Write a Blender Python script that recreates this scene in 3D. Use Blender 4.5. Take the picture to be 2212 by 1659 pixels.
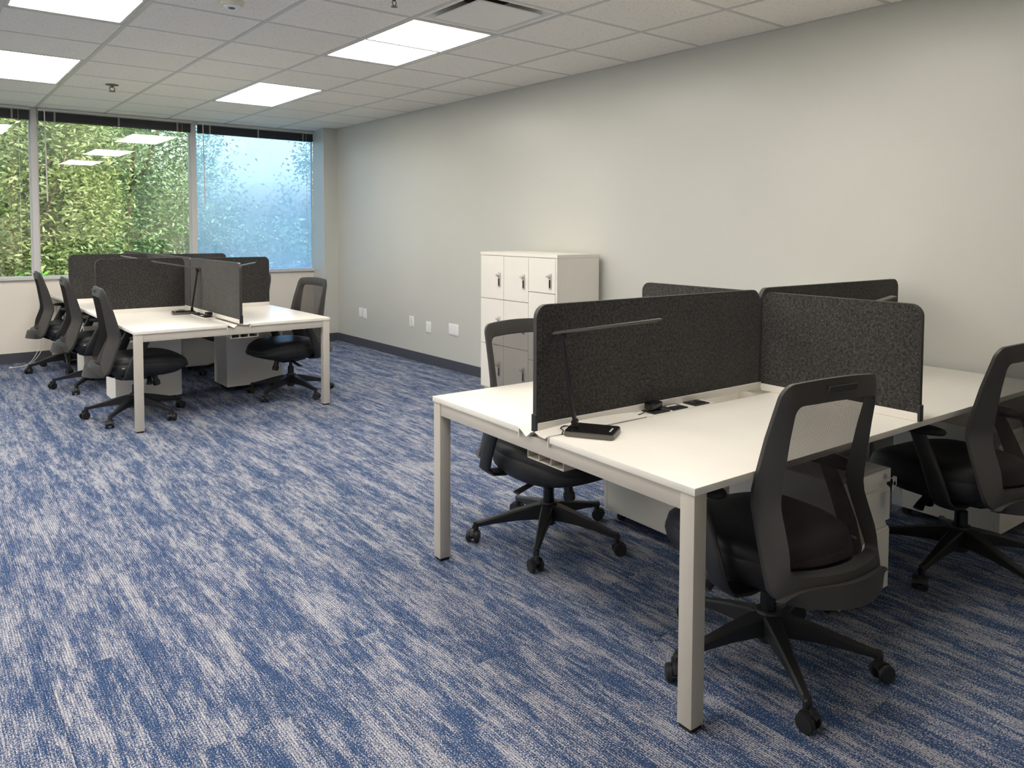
import bpy, bmesh, math, random
import numpy as np
from mathutils import Matrix, Vector
R = math.radians
random.seed(7); rng = np.random.default_rng(7)
for o in list(bpy.data.objects): bpy.data.objects.remove(o)
SC = bpy.context.scene; COL = SC.collection

# ------------------------------------------------------------------ camera
CAMH = 1.3550528; YAW = 0.6769; PITCH = -0.0475; ROLL = 0.0045; FPX = 1646.57; CX, CY = 1120.507, 572.863
_f = Vector((math.sin(YAW)*math.cos(PITCH), math.cos(YAW)*math.cos(PITCH), math.sin(PITCH)))
_r = Vector((math.cos(YAW), -math.sin(YAW), 0)); _u = _r.cross(_f)
RT = _r*math.cos(ROLL)+_u*math.sin(ROLL); UP = -_r*math.sin(ROLL)+_u*math.cos(ROLL)
cam = bpy.data.cameras.new('camera'); co = bpy.data.objects.new('camera', cam); COL.objects.link(co)
M = Matrix((RT, UP, -_f)).transposed().to_4x4(); M.translation = (0, 0, CAMH); co.matrix_world = M
cam.sensor_fit = 'HORIZONTAL'; cam.sensor_width = 36; cam.lens = 36*FPX/2212
cam.shift_x = (1106-CX)/2212; cam.shift_y = (CY-829.5)/2212; cam.clip_start = .05; cam.clip_end = 300
SC.camera = co
# ------------------------------------------------------------------ exposure, world, sun
vs = SC.view_settings
SC.display_settings.display_device = 'sRGB'
vs.view_transform = 'Standard'; vs.look = 'None'; vs.gamma = 1; vs.use_curve_mapping = False
vs.exposure = 0.47
PANEL = 11.0                      # radiance of the ceiling light panels
SKY = 1.25
SUN = 3.8
wd = bpy.data.worlds.new('world'); SC.world = wd; wd.use_nodes = True
nt = wd.node_tree; nt.nodes.clear()
wo = nt.nodes.new('ShaderNodeOutputWorld'); bg = nt.nodes.new('ShaderNodeBackground'); sk = nt.nodes.new('ShaderNodeTexSky')
sk.sky_type = 'NISHITA'; sk.sun_disc = False; sk.sun_elevation = R(48); sk.sun_rotation = R(150); sk.air_density = 1.2; sk.dust_density = 6.0; sk.altitude = 50
nt.links.new(sk.outputs[0], bg.inputs[0]); nt.links.new(bg.outputs[0], wo.inputs[0]); bg.inputs[1].default_value = SKY
sl = bpy.data.lights.new('sun', 'SUN'); sl.energy = SUN; sl.angle = R(1.5); sl.color = (1, .94, .84)
so = bpy.data.objects.new('sun', sl); COL.objects.link(so)
so.rotation_euler = Vector((-.35, .62, -.85)).to_track_quat('-Z', 'Y').to_euler()   # sun stands behind the building

# ------------------------------------------------------------------ materials
def srgb(r, g, b):
    f = lambda c: (c/255/12.92) if c/255 <= .04045 else ((c/255+.055)/1.055)**2.4
    return (f(r), f(g), f(b), 1)
class NB:
    def __init__(s, name):
        s.m = bpy.data.materials.new(name); s.m.use_nodes = True; s.t = s.m.node_tree; s.t.nodes.clear()
        s.out = s.t.nodes.new('ShaderNodeOutputMaterial')
    def n(s, typ, **k):
        nd = s.t.nodes.new('ShaderNode'+typ)
        for a, b in k.items():
            if a.startswith('_'): setattr(nd, a[1:], b)
            else:
                key = a.replace('__', ' ')
                i = nd.inputs[int(key[1:])] if key[0] == 'i' and key[1:].isdigit() else nd.inputs[key]
                if isinstance(b, bpy.types.NodeSocket): s.t.links.new(b, i)
                else: i.default_value = b
        return nd
    def math(s, op, a, b=None, c=None, clamp=False):
        nd = s.t.nodes.new('ShaderNodeMath'); nd.operation = op; nd.use_clamp = clamp
        for i, v in enumerate((a, b, c)):
            if v is None: continue
            if isinstance(v, bpy.types.NodeSocket): s.t.links.new(v, nd.inputs[i])
            else: nd.inputs[i].default_value = v
        return nd.outputs[0]
    def ss(s, x, lo, hi, a=0., b=1.):
        nd = s.t.nodes.new('ShaderNodeMapRange'); nd.interpolation_type = 'SMOOTHSTEP'
        s.t.links.new(x, nd.inputs[0])
        for i, v in zip((1, 2, 3, 4), (lo, hi, a, b)): nd.inputs[i].default_value = v
        return nd.outputs[0]
    def mix(s, f, a, b):
        nd = s.t.nodes.new('ShaderNodeMix'); nd.data_type = 'RGBA'
        for i, v in ((0, f), (6, a), (7, b)):
            if isinstance(v, bpy.types.NodeSocket): s.t.links.new(v, nd.inputs[i])
            else: nd.inputs[i].default_value = v
        return nd.outputs[2]
    def coord(s, scale=(1, 1, 1), obj=True, off=None):
        tc = s.n('TexCoord'); mp = s.t.nodes.new('ShaderNodeMapping'); mp.inputs['Scale'].default_value = scale
        s.t.links.new(tc.outputs['Object' if obj else 'Generated'], mp.inputs[0])
        if off is not None: s.t.links.new(off, mp.inputs['Location'])
        return mp.outputs[0]
    def noise(s, vec, scale, detail=2, rough=.5, dist=0):
        nd = s.t.nodes.new('ShaderNodeTexNoise'); s.t.links.new(vec, nd.inputs['Vector'])
        nd.inputs['Scale'].default_value = scale; nd.inputs['Detail'].default_value = detail
        nd.inputs['Roughness'].default_value = rough; nd.inputs['Distortion'].default_value = dist
        return nd.outputs[0]
    def bump(s, h, strength=.3, dist=.002):
        return s.n('Bump', Height=h, Strength=strength, Distance=dist).outputs[0]
    def bsdf(s, base, rough=.5, metal=0, spec=.5, normal=None, **k):
        p = s.t.nodes.new('ShaderNodeBsdfPrincipled')
        for key, v in (('Base Color', base), ('Roughness', rough), ('Metallic', metal), ('Specular IOR Level', spec)):
            if isinstance(v, bpy.types.NodeSocket): s.t.links.new(v, p.inputs[key])
            else: p.inputs[key].default_value = v
        if normal is not None: s.t.links.new(normal, p.inputs['Normal'])
        for a, v in k.items(): p.inputs[a.replace('__', ' ')].default_value = v
        return p.outputs[0]
    def done(s, sh): s.t.links.new(sh, s.out.inputs[0]); return s.m
MAT = {}
def plain(name, col, rough=.5, metal=0, spec=.5, nscale=0, nstr=.1, vary=0.0, **k):
    b = NB(name); c = b.coord(); nrm = None; base = col
    if nscale:
        nz = b.noise(c, nscale, 3); nrm = b.bump(nz, nstr, .001)
    if vary:
        v = b.noise(c, 6, 3); base = b.mix(b.ss(v, .3, .7), tuple(x*(1-vary) for x in col[:3])+(1,), col)
    MAT[name] = b.done(b.bsdf(base, rough, metal, spec, nrm, **k)); return MAT[name]
plain('white_laminate', srgb(234, 231, 223), .32, nscale=60, nstr=.03, vary=.02)
plain('white_metal', srgb(236, 233, 226), .38, nscale=180, nstr=.05, vary=.02)
plain('warm_grey_metal', srgb(190, 185, 176), .42, nscale=160, nstr=.05, vary=.02)
plain('black_plastic', srgb(36, 37, 39), .46, nscale=400, nstr=.15, vary=.1)
plain('charcoal_plastic', srgb(54, 53, 52), .48, nscale=500, nstr=.2, vary=.06)
plain('gloss_black', srgb(18, 18, 20), .16, nscale=20, nstr=.01)
plain('black_metal', srgb(30, 30, 32), .35, metal=.2, nscale=200, nstr=.05)
plain('gunmetal', srgb(105, 102, 98), .35, metal=.7, nscale=200, nstr=.05)
plain('chrome', srgb(214, 213, 210), .3, metal=.7, nscale=40, nstr=.01)
plain('satin_silver', srgb(196, 194, 190), .4, metal=.15, nscale=80, nstr=.03)
plain('rubber', srgb(22, 22, 23), .6, nscale=300, nstr=.1)
plain('white_plastic', srgb(240, 241, 242), .35, nscale=50, nstr=.02)
plain('ivory_plastic', srgb(228, 224, 208), .45, nscale=50, nstr=.02)
plain('dark_lens', srgb(80, 84, 100), .3, nscale=300, nstr=.5)
plain('base_rubber', srgb(74, 76, 86), .5, nscale=30, nstr=.05, vary=.08)
plain('blind_slat', srgb(58, 56, 62), .4, nscale=60, nstr=.05, vary=.1)
plain('blind_tape', srgb(150, 146, 144), .7, nscale=300, nstr=.3)
plain('frame_metal', srgb(206, 205, 205), .4, nscale=100, nstr=.03)
plain('grid_metal', srgb(205, 202, 196), .45, nscale=80, nstr=.03)
plain('cord_white', srgb(225, 220, 215), .5, nscale=100, nstr=.05)
plain('bark', srgb(92, 76, 60), .9, nscale=20, nstr=.6, vary=.3)
plain('dark_void', srgb(14, 14, 16), .8, nscale=30, nstr=.05)
plain('led_off', srgb(230, 230, 222), .4, nscale=60, nstr=.02)

def m_wall(name, col):
    b = NB(name); c = b.coord()
    n1 = b.noise(c, 350, 3, .6); n2 = b.noise(c, 1.3, 2)
    base = b.mix(b.ss(n2, .3, .7), tuple(x*.975 for x in col[:3])+(1,), col)
    MAT[name] = b.done(b.bsdf(base, .33, 0, .45, b.bump(n1, .12, .0006)))
m_wall('sage_paint', srgb(201, 202, 196)); m_wall('white_paint', srgb(236, 230, 220)); m_wall('beige_paint', srgb(205, 198, 182))

def m_carpet():
    b = NB('carpet'); rnd = b.n('ObjectInfo').outputs['Random']
    off = b.n('CombineXYZ', X=b.math('MULTIPLY', rnd, .10), Y=b.math('MULTIPLY', rnd, 1.1)).outputs[0]
    tc = b.n('NewGeometry').outputs['Position']
    def mp(scale, add=True):
        m = b.t.nodes.new('ShaderNodeMapping'); m.inputs['Scale'].default_value = scale; b.t.links.new(tc, m.inputs[0])
        if add: b.t.links.new(off, m.inputs['Location'])
        return m.outputs[0]
    big = b.noise(mp((15., 2.2, 1)), 1., 2, .5, .2)
    med = b.noise(mp((60, 9, 1)), 1., 3, .7, .4)
    streak = b.noise(mp((150, 18, 1)), 1., 2, .6)
    fine = b.noise(mp((300, 190, 1)), 1., 1, .7)
    mask = b.math('ADD', b.math('MULTIPLY', big, .8), b.math('MULTIPLY', med, .9))
    mask = b.math('ADD', mask, b.math('MULTIPLY', streak, .5))
    dens = b.ss(mask, .80, 1.46)                       # share of light yarn
    thr = b.math('SUBTRACT', .65, b.math('MULTIPLY', dens, .27))
    sp = b.ss(b.math('SUBTRACT', fine, thr), -.06, .07)
    # rows of loops
    x = b.n('SeparateXYZ', Vector=mp((1, 1, 1), False)).outputs
    wob = b.noise(mp((30, 30, 1)), 1., 1)
    ph = b.math('MULTIPLY', b.math('ADD', x[0], b.math('MULTIPLY', wob, .0015)), 2*math.pi/.0078)
    rib = b.math('MULTIPLY_ADD', b.math('SINE', ph), .5, .5)
    blue = b.mix(b.noise(mp((60, 20, 1)), 1., 2), srgb(35, 62, 100), srgb(64, 95, 137))
    light = b.mix(b.noise(mp((90, 60, 1)), 1., 2), srgb(162, 166, 176), srgb(216, 214, 217))
    col = b.mix(sp, blue, light)
    col = b.mix(b.math('MULTIPLY', b.math('SUBTRACT', 1., rib), .5), col, srgb(34, 48, 84))
    h = b.math('ADD', b.math('MULTIPLY', rib, .7), b.math('MULTIPLY', fine, .8))
    MAT['carpet'] = b.done(b.bsdf(col, .95, 0, .1, b.bump(h, .55, .003)))
m_carpet()
def m_felt(name, c0, c1, amt):
    b = NB(name); c = b.coord()
    a = b.noise(c, 170, 2, .5, 1.6); m = b.noise(c, 95, 2, .7)
    ridge = b.ss(b.math('ABSOLUTE', b.math('SUBTRACT', a, .5)), .0, .028, 1., 0.)
    a2 = b.noise(b.coord((1.1, .9, 1.2)), 290, 2, .5, 1.2)
    ridge2 = b.ss(b.math('ABSOLUTE', b.math('SUBTRACT', a2, .52)), .0, .03, .6, 0.)
    rr = b.math('MULTIPLY', b.math('MAXIMUM', ridge, ridge2), b.ss(m, .34, .58))
    cloud = b.noise(c, 7, 3, .6)
    base = b.mix(b.ss(cloud, .3, .7), c0, tuple(x*1.35 for x in c0[:3])+(1,))
    col = b.mix(b.math('MULTIPLY', rr, amt), base, c1)
    MAT[name] = b.done(b.bsdf(col, .95, 0, .15, b.bump(b.math('ADD', rr, b.noise(c, 600, 2)), .35, .0015), Sheen__Weight=.14, Sheen__Roughness=.5))
m_felt('felt', srgb(37, 37, 37), srgb(138, 134, 130), .78)
def m_tile():
    b = NB('tile_mineral'); rnd = b.n('ObjectInfo').outputs['Random']
    off = b.n('CombineXYZ', X=b.math('MULTIPLY', rnd, 17.), Y=b.math('MULTIPLY', rnd, 41.)).outputs[0]
    c = b.coord((1, 1, 1), off=off)
    v = b.t.nodes.new('ShaderNodeTexVoronoi'); b.t.links.new(c, v.inputs['Vector']); v.inputs['Scale'].default_value = 70
    nz = b.noise(b.coord((1, 1, 1), off=off), 95, 3, .6, .8)
    pit = b.math('MULTIPLY', b.ss(v.outputs['Distance'], .16, .24, 1., 0.), b.ss(nz, .46, .58))
    worm = b.ss(b.noise(b.coord((1, .5, 1), off=off), 150, 2, .5, 1.), .63, .68)
    d = b.math('MAXIMUM', pit, b.math('MULTIPLY', worm, .7))
    base = b.mix(b.math('MULTIPLY', rnd, .6), srgb(246, 241, 232), srgb(238, 233, 224))
    col = b.mix(b.math('MULTIPLY', d, .55), base, srgb(120, 108, 96))
    MAT['tile_mineral'] = b.done(b.bsdf(col, .9, 0, .1, b.bump(b.math('SUBTRACT', 1., d), .5, .002)))
m_tile()
def m_mesh():
    b = NB('chair_mesh'); c = b.n('TexCoord').outputs['Object']; s = b.n('SeparateXYZ', Vector=c).outputs
    w1 = b.math('SINE', b.math('MULTIPLY', b.math('ADD', s[0], b.math('MULTIPLY', s[2], .5)), 2*math.pi/.0042))
    w2 = b.math('SINE', b.math('MULTIPLY', s[2], 2*math.pi/.0031))
    op = b.ss(b.math('ADD', w1, w2), -1.3, .9, .50, .85)
    dif = b.bsdf(srgb(54, 48, 50), .7, 0, .3); tr = b.n('BsdfTransparent').outputs[0]
    mx = b.n('MixShader', i0=op, i1=tr, i2=dif).outputs[0]
    MAT['chair_mesh'] = b.done(mx)
m_mesh()
def m_seat():
    b = NB('seat_fabric'); c = b.coord(); n1 = b.noise(c, 700, 2, .6); n2 = b.noise(c, 9, 2)
    col = b.mix(b.ss(n2, .3, .7), srgb(30, 31, 34), srgb(40, 41, 44))
    MAT['seat_fabric'] = b.done(b.bsdf(col, .5, 0, .4, b.bump(b.math('ADD', n1, b.math('MULTIPLY', n2, 2.)), .12, .001)))
m_seat()
def m_glass(name, tint, haze=None, amt=0.):
    b = NB(name)
    fr = b.n('Fresnel', IOR=1.5).outputs[0]
    tr = b.n('BsdfTransparent', Color=tint).outputs[0]; gl = b.n('BsdfGlossy', Color=(1, 1, 1, 1), Roughness=.0).outputs[0]
    body = tr
    if haze:  # bluish haze mixed into the pane as translucent colour
        nz = b.noise(b.coord((1, 1, .6)), 1.3, 3, .6)
        tl = b.n('BsdfTranslucent', Color=haze).outputs[0]
        body = b.n('MixShader', i0=b.ss(nz, .25, .75, amt*.75, amt*1.2), i1=tr, i2=tl).outputs[0]
    fr = b.math('ADD', b.math('MULTIPLY', fr, .7), .13, clamp=True)            # coated insulating glass
    MAT[name] = b.done(b.n('MixShader', i0=fr, i1=body, i2=gl).outputs[0])
m_glass('glass', (.80, .86, .84, 1)); m_glass('glass_haze', (.74, .87, 1.0, 1), (.60, .80, 1.0, 1), .30)  # right pane: hazy blue glare put into the glass colour
def m_clear():
    b = NB('clear_vinyl'); fr = b.n('Fresnel', IOR=1.45).outputs[0]
    tr = b.n('BsdfTransparent', Color=(.9, .9, .9, 1)).outputs[0]; gl = b.n('BsdfGlossy', Roughness=.12).outputs[0]
    MAT['clear_vinyl'] = b.done(b.n('MixShader', i0=b.math('ADD', fr, .12), i1=tr, i2=gl).outputs[0])
m_clear()
def m_panel():
    b = NB('light_panel'); e = b.n('Emission', Color=(1., .93, .838, 1), Strength=PANEL).outputs[0]; MAT['light_panel'] = b.done(e)
m_panel()
def m_leaf(name, a, c, y):
    b = NB(name); co_ = b.coord(); n1 = b.noise(co_, .9, 3, .6); n2 = b.noise(co_, 14, 2, .6)
    col = b.mix(b.ss(n1, .35, .65), a, c); col = b.mix(b.ss(n2, .5, .8, 0., .8), col, y)
    d = b.bsdf(col, .45, 0, .5); t = b.n('BsdfTranslucent', Color=col).outputs[0]
    MAT[name] = b.done(b.n('MixShader', i0=.35, i1=d, i2=t).outputs[0])
m_leaf('leaf_yellow', srgb(84, 104, 62), srgb(124, 136, 84), srgb(200, 192, 134))
m_leaf('leaf_green', srgb(66, 92, 58), srgb(100, 124, 80), srgb(166, 180, 132))
m_leaf('leaf_dark', srgb(46, 72, 56), srgb(74, 100, 76), srgb(124, 144, 114))
m_leaf('leaf_shrub', srgb(110, 170, 60), srgb(160, 205, 80), srgb(200, 230, 120))
m_leaf('grass', srgb(60, 96, 40), srgb(92, 122, 60), srgb(120, 140, 80))

# ------------------------------------------------------------------ mesh helpers
def box(bm, x0, y0, z0, x1, y1, z1, bev=0, seg=2, mtx=None):
    t = bmesh.new(); bmesh.ops.create_cube(t, size=1)
    for v in t.verts:
        v.co = Vector(((x0+x1)/2+v.co.x*(x1-x0), (y0+y1)/2+v.co.y*(y1-y0), (z0+z1)/2+v.co.z*(z1-z0)))
    if bev: bmesh.ops.bevel(t, geom=t.edges[:], offset=bev, segments=seg, affect='EDGES', profile=.5)
    if mtx is not None: bmesh.ops.transform(t, matrix=mtx, verts=t.verts[:])
    merge(bm, t); return bm
def merge(bm, t):
    me = bpy.data.meshes.new('tmp'); t.to_mesh(me); t.free(); bm.from_mesh(me); bpy.data.meshes.remove(me)
def cyl(bm, p0, p1, r0, r1=None, n=20, bev=0):
    r1 = r0 if r1 is None else r1; p0 = Vector(p0); p1 = Vector(p1); d = p1-p0
    t = bmesh.new(); bmesh.ops.create_cone(t, cap_ends=True, segments=n, radius1=r0, radius2=r1, depth=d.length)
    if bev: bmesh.ops.bevel(t, geom=[e for e in t.edges if len(e.link_faces) == 2 and e.calc_face_angle(0) > R(40)], offset=bev, segments=2, affect='EDGES')
    q = d.to_track_quat('Z', 'Y').to_matrix().to_4x4(); q.translation = (p0+p1)/2
    bmesh.ops.transform(t, matrix=q, verts=t.verts[:]); merge(bm, t); return bm
def tube(bm, pts, r, n=8):
    pts = [Vector(p) for p in pts]; rings = []
    for i, p in enumerate(pts):
        d = (pts[min(i+1, len(pts)-1)]-pts[max(i-1, 0)]).normalized()
        a = d.orthogonal().normalized() if i == 0 else (a-d*a.dot(d)).normalized()
        b_ = d.cross(a); rr = r[i] if isinstance(r, (list, tuple)) else r
        rings.append([bm.verts.new(p+a*math.cos(2*math.pi*k/n)*rr+b_*math.sin(2*math.pi*k/n)*rr) for k in range(n)])
    loft(bm, rings); return bm
def loft(bm, rings, close=True, cap=True):
    n = len(rings[0])
    for i in range(len(rings)-1):
        for k in range(n if close else n-1):
            bm.faces.new((rings[i][k], rings[i][(k+1) % n], rings[i+1][(k+1) % n], rings[i+1][k]))
    if cap and close:
        bm.faces.new(rings[0][::-1]); bm.faces.new(rings[-1])
def smooth_path(pts, k=6):
    out = []; P_ = [Vector(p) for p in pts]
    for i in range(len(P_)-1):
        a, b_, c, d = P_[max(i-1, 0)], P_[i], P_[i+1], P_[min(i+2, len(P_)-1)]
        for j in range(k):
            t = j/k; out.append(.5*((2*b_)+(c-a)*t+(2*a-5*b_+4*c-d)*t*t+(3*b_-a-3*c+d)*t**3))
    out.append(P_[-1]); return out
def rrect(x0, y0, x1, y1, r, n=6, corners=(1, 1, 1, 1)):
    pts = []   # counter-clockwise from bottom-left
    for (cx, cy, a0, on) in ((x0+r, y0+r, 180, corners[0]), (x1-r, y0+r, 270, corners[1]), (x1-r, y1-r, 0, corners[2]), (x0+r, y1-r, 90, corners[3])):
        if on:
            for k in range(n+1): a = R(a0+90*k/n); pts.append((cx+r*math.cos(a), cy+r*math.sin(a)))
        else: pts.append(({180: x0, 270: x1, 0: x1, 90: x0}[a0], {180: y0, 270: y0, 0: y1, 90: y1}[a0]))
    return pts
def prism(bm, poly, w0, w1, fn, bev=0):
    t = bmesh.new(); a = [t.verts.new(fn(x, y, w0)) for x, y in poly]; b_ = [t.verts.new(fn(x, y, w1)) for x, y in poly]
    loft(t, [a, b_]); bmesh.ops.recalc_face_normals(t, faces=t.faces[:])
    if bev:
        es = [e for e in t.edges if len(e.link_faces) == 2 and e.calc_face_angle(0) > R(60)]
        bmesh.ops.bevel(t, geom=es, offset=bev, segments=2, affect='EDGES')
    merge(bm, t); return bm
def obj(name, bm, mat, parent=None, loc=None, rotz=None, sharp=35, kind=None):
    if isinstance(bm, bmesh.types.BMesh):
        bmesh.ops.recalc_face_normals(bm, faces=bm.faces[:])
        me = bpy.data.meshes.new(name); bm.to_mesh(me); bm.free()
        for p in me.polygons: p.use_smooth = True
        me.set_sharp_from_angle(angle=R(sharp))
        for m in (mat if isinstance(mat, (list, tuple)) else [mat]): me.materials.append(MAT[m])
    else: me = bm
    o = bpy.data.objects.new(name, me); COL.objects.link(o)
    if parent: o.parent = parent
    if loc: o.location = loc
    if rotz is not None: o.rotation_euler = (0, 0, rotz)
    if kind: o['kind'] = kind
    return o
def B(): return bmesh.new()
def thing(name, label, cat, loc=(0, 0, 0), rotz=0, group=None):
    o = bpy.data.objects.new(name, None); COL.objects.link(o); o.empty_display_size = .1
    o.location = loc; o.rotation_euler = (0, 0, rotz); o['label'] = label; o['category'] = cat
    if group: o['group'] = group
    return o
def tag(o, label, cat, group=None):
    o['label'] = label; o['category'] = cat
    if group: o['group'] = group
    return o
def struct(name, bm, mat, **k): o = obj(name, bm, mat, **k); o['kind'] = 'structure'; return o
def copy_tree(o, parent=None):
    c = o.copy(); COL.objects.link(c); c.parent = parent
    for ch in list(o.children): copy_tree(ch, c)
    return c
def dup(o, loc, rotz, label, group=None):
    c = copy_tree(o); c.location = loc; c.rotation_euler = (0, 0, rotz); c['label'] = label
    if group: c['group'] = group
    return c
def proj(p):
    d = Vector(p)-Vector((0, 0, CAMH)); z = d.dot(_f)
    if z <= .05: return None
    return (CX+FPX*d.dot(RT)/z, CY-FPX*d.dot(UP)/z)

# ------------------------------------------------------------------ room shell
H = 2.5392; W = 4.050; XL = -5.2; YB = -1.0; WY = 9.0; CYC = 8.514; CXC = 3.8755
T = .6096; GX = 3.47425; GY = 4.99241
fl = struct('floor', box(B(), XL-.15, YB-.15, -.12, W+.15, WY+.25, -.007), 'dark_void'); fl['label'] = 'blue and grey streaked plank carpet floor'
PX, PY = .25, 1.0
pm = B(); box(pm, -PX/2+.0004, -PY/2+.0004, -.0069, PX/2-.0004, PY/2-.0004, 0, .0007, 1)
pme = bpy.data.meshes.new('carpet_plank'); pm.to_mesh(pme); pm.free(); pme.materials.append(MAT['carpet'])
cells = []; rest = []
ncol = int(math.ceil((W-XL)/PX))
for i in range(ncol):
    x = W-PX/2-i*PX; sh = random.choice((0, .25, .5, .75)) if i % 2 else random.choice((.12, .37, .62, .87))
    ny = int((WY-YB)/PY)+2
    for j in range(ny):
        y0 = YB-sh*PY+j*PY; y1 = min(y0+PY, WY); y0 = max(y0, YB)
        if y1-y0 < .02: continue
        xa = max(x-PX/2, XL)
        vis = False
        for a in (0, .5, 1):
            for b_ in (0, .25, .5, .75, 1):
                q = proj((x-PX/2+a*PX, y0+b_*(y1-y0), 0))
                if q and -40 < q[0] < 2260 and -40 < q[1] < 1700: vis = True
        (cells if vis else rest).append((xa, y0, x+PX/2, y1))
cells.sort(key=lambda c: ((c[0]+c[2])/2)**2+((c[1]+c[3])/2)**2)
rest += cells[300:]; cells = cells[:300]
for c in cells:
    if abs(c[3]-c[1]-PY) < 1e-6 and abs(c[2]-c[0]-PX) < 1e-6: me = pme
    else:
        t = B(); hx, hy = (c[2]-c[0])/2, (c[3]-c[1])/2; box(t, -hx+.0004, -hy+.0004, -.0069, hx-.0004, hy-.0004, 0, .0007, 1)
        me = bpy.data.meshes.new('carpet_plank'); t.to_mesh(me); t.free(); me.materials.append(MAT['carpet'])
    o = bpy.data.objects.new('carpet_plank', me); COL.objects.link(o); o.parent = fl; o.location = ((c[0]+c[2])/2, (c[1]+c[3])/2, 0)
t = B()
for c in rest: box(t, c[0]+.0004, c[1]+.0004, -.0069, c[2]-.0004, c[3]-.0004, 0)
obj('carpet_plank_field', t, 'carpet', fl, kind='stuff')

struct('wall_right', box(B(), W, YB-.15, -.1, W+.14, WY+.2, H+.3), 'sage_paint')
struct('wall_left', box(B(), XL-.14, YB-.15, -.1, XL, WY+.2, H+.3), 'white_paint')
struct('wall_back', box(B(), XL-.14, YB-.14, -.1, W+.14, YB, H+.3), 'beige_paint')
SILL = .855; HEAD = H-.015
struct('wall_far', box(B(), XL, WY, -.1, W, WY+.22, SILL-.03), 'white_paint')
struct('wall_far_header', box(B(), XL, WY, H+.02, W, WY+.22, H+.9), 'white_paint')
# corner pier between window and right wall
t = B(); prism(t, [(CXC, CYC), (W, CYC), (W, WY), (CXC+.075, WY)], 0, H+.02, lambda x, y, w: (x, y, w)); struct('wall_corner_pier', t, 'sage_paint')
bt = .006
struct('baseboard_right', box(B(), W-bt, YB, 0, W, CYC-bt, .095, .002, 1), 'base_rubber')
struct('baseboard_pier', box(B(), CXC, CYC-bt, 0, W-bt, CYC, .095, .002, 1), 'base_rubber')
struct('baseboard_far', box(B(), XL, WY-bt, 0, CXC+.07, WY, .10, .002, 1), 'base_rubber')
struct('baseboard_back', box(B(), XL, YB, 0, W-bt, YB+bt, .095, .002, 1), 'base_rubber')

# ceiling: slab above, grid of runners, lay-in tiles
ce = struct('ceiling', box(B(), XL-.14, YB-.15, H+.17, W+.14, WY+.22, H+.3), 'white_paint')
xs = [GX+i*T for i in range(-15, 1) if GX+i*T > XL] ; ys = [GY+j*T for j in range(-10, 7) if YB < GY+j*T < WY]
rb = .012
for x in xs: obj('main_runner', box(B(), x-rb, YB, H-.001, x+rb, WY, H+.03), 'grid_metal', ce)
xe = [XL]+xs+[W]
for y in ys:
    t = B()
    for a, b_ in zip(xe[:-1], xe[1:]): box(t, a+(rb if a != XL else 0), y-rb, H, b_-(rb if b_ != W else 0), y+rb, H+.03)
    obj('cross_runner', t, 'grid_metal', ce)
t = B(); box(t, W-.02, YB, H-.001, W, WY, H+.025); box(t, XL, YB, H-.001, XL+.02, WY, H+.025); box(t, XL, YB, H-.001, W, YB+.02, H+.025); box(t, XL, WY-.02, H-.001, W, WY, H+.025)
obj('edge_angle', t, 'grid_metal', ce)
ye = [YB]+ys+[WY]
def colx(i): return GX+(i-5)*T
lightcells = set(); lights = []
for ci in (-9, -6, -3, 0, 3):
    for j0 in (-10, -6, -2, 2):
        y0 = GY+j0*T
        if y0 < YB or colx(ci) < XL: continue
        lights.append((colx(ci), y0, ci, j0)); lightcells |= {(ci, j0), (ci, j0+1)}
DIFF = (3, -3)
tb = B(); hw = T/2-.0125; box(tb, -hw, -hw, H+.0005, hw, hw, H+.016, .002, 1)
tme = bpy.data.meshes.new('ceiling_tile'); tb.to_mesh(tme); tb.free(); tme.materials.append(MAT['tile_mineral'])
rest = B(); nt_ = 0
for a, b_ in zip(xe[:-1], xe[1:]):
    ci = round((a-colx(0))/T) if a != XL else -99
    for c, d in zip(ye[:-1], ye[1:]):
        j = round((c-GY)/T) if c != YB else -99
        if (ci, j) in lightcells or (ci, j) == DIFF: continue
        mx, my = (a+b_)/2, (c+d)/2
        vis = False
        for px in (a, b_):
            for py in (c, d):
                q = proj((px, py, H))
                if q and -60 < q[0] < 2270 and -60 < q[1] < 700: vis = True
        if vis:
            if abs(b_-a-T) < 1e-4 and abs(d-c-T) < 1e-4: me = tme
            else:
                q = B(); hx, hy = (b_-a)/2-.0125, (d-c)/2-.0125
                if hx <= 0 or hy <= 0: continue
                box(q, -hx, -hy, H+.0005, hx, hy, H+.016, .002, 1); me = bpy.data.meshes.new('ceiling_tile'); q.to_mesh(me); q.free(); me.materials.append(MAT['tile_mineral'])
            o = bpy.data.objects.new('ceiling_tile', me); COL.objects.link(o); o.parent = ce; o.location = (mx, my, 0); nt_ += 1
        else: box(rest, a+.0125, c+.0125, H+.0005, b_-.0125, d-.0125, H+.016)
obj('ceiling_tile_field', rest, 'tile_mineral', ce, kind='stuff')

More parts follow.
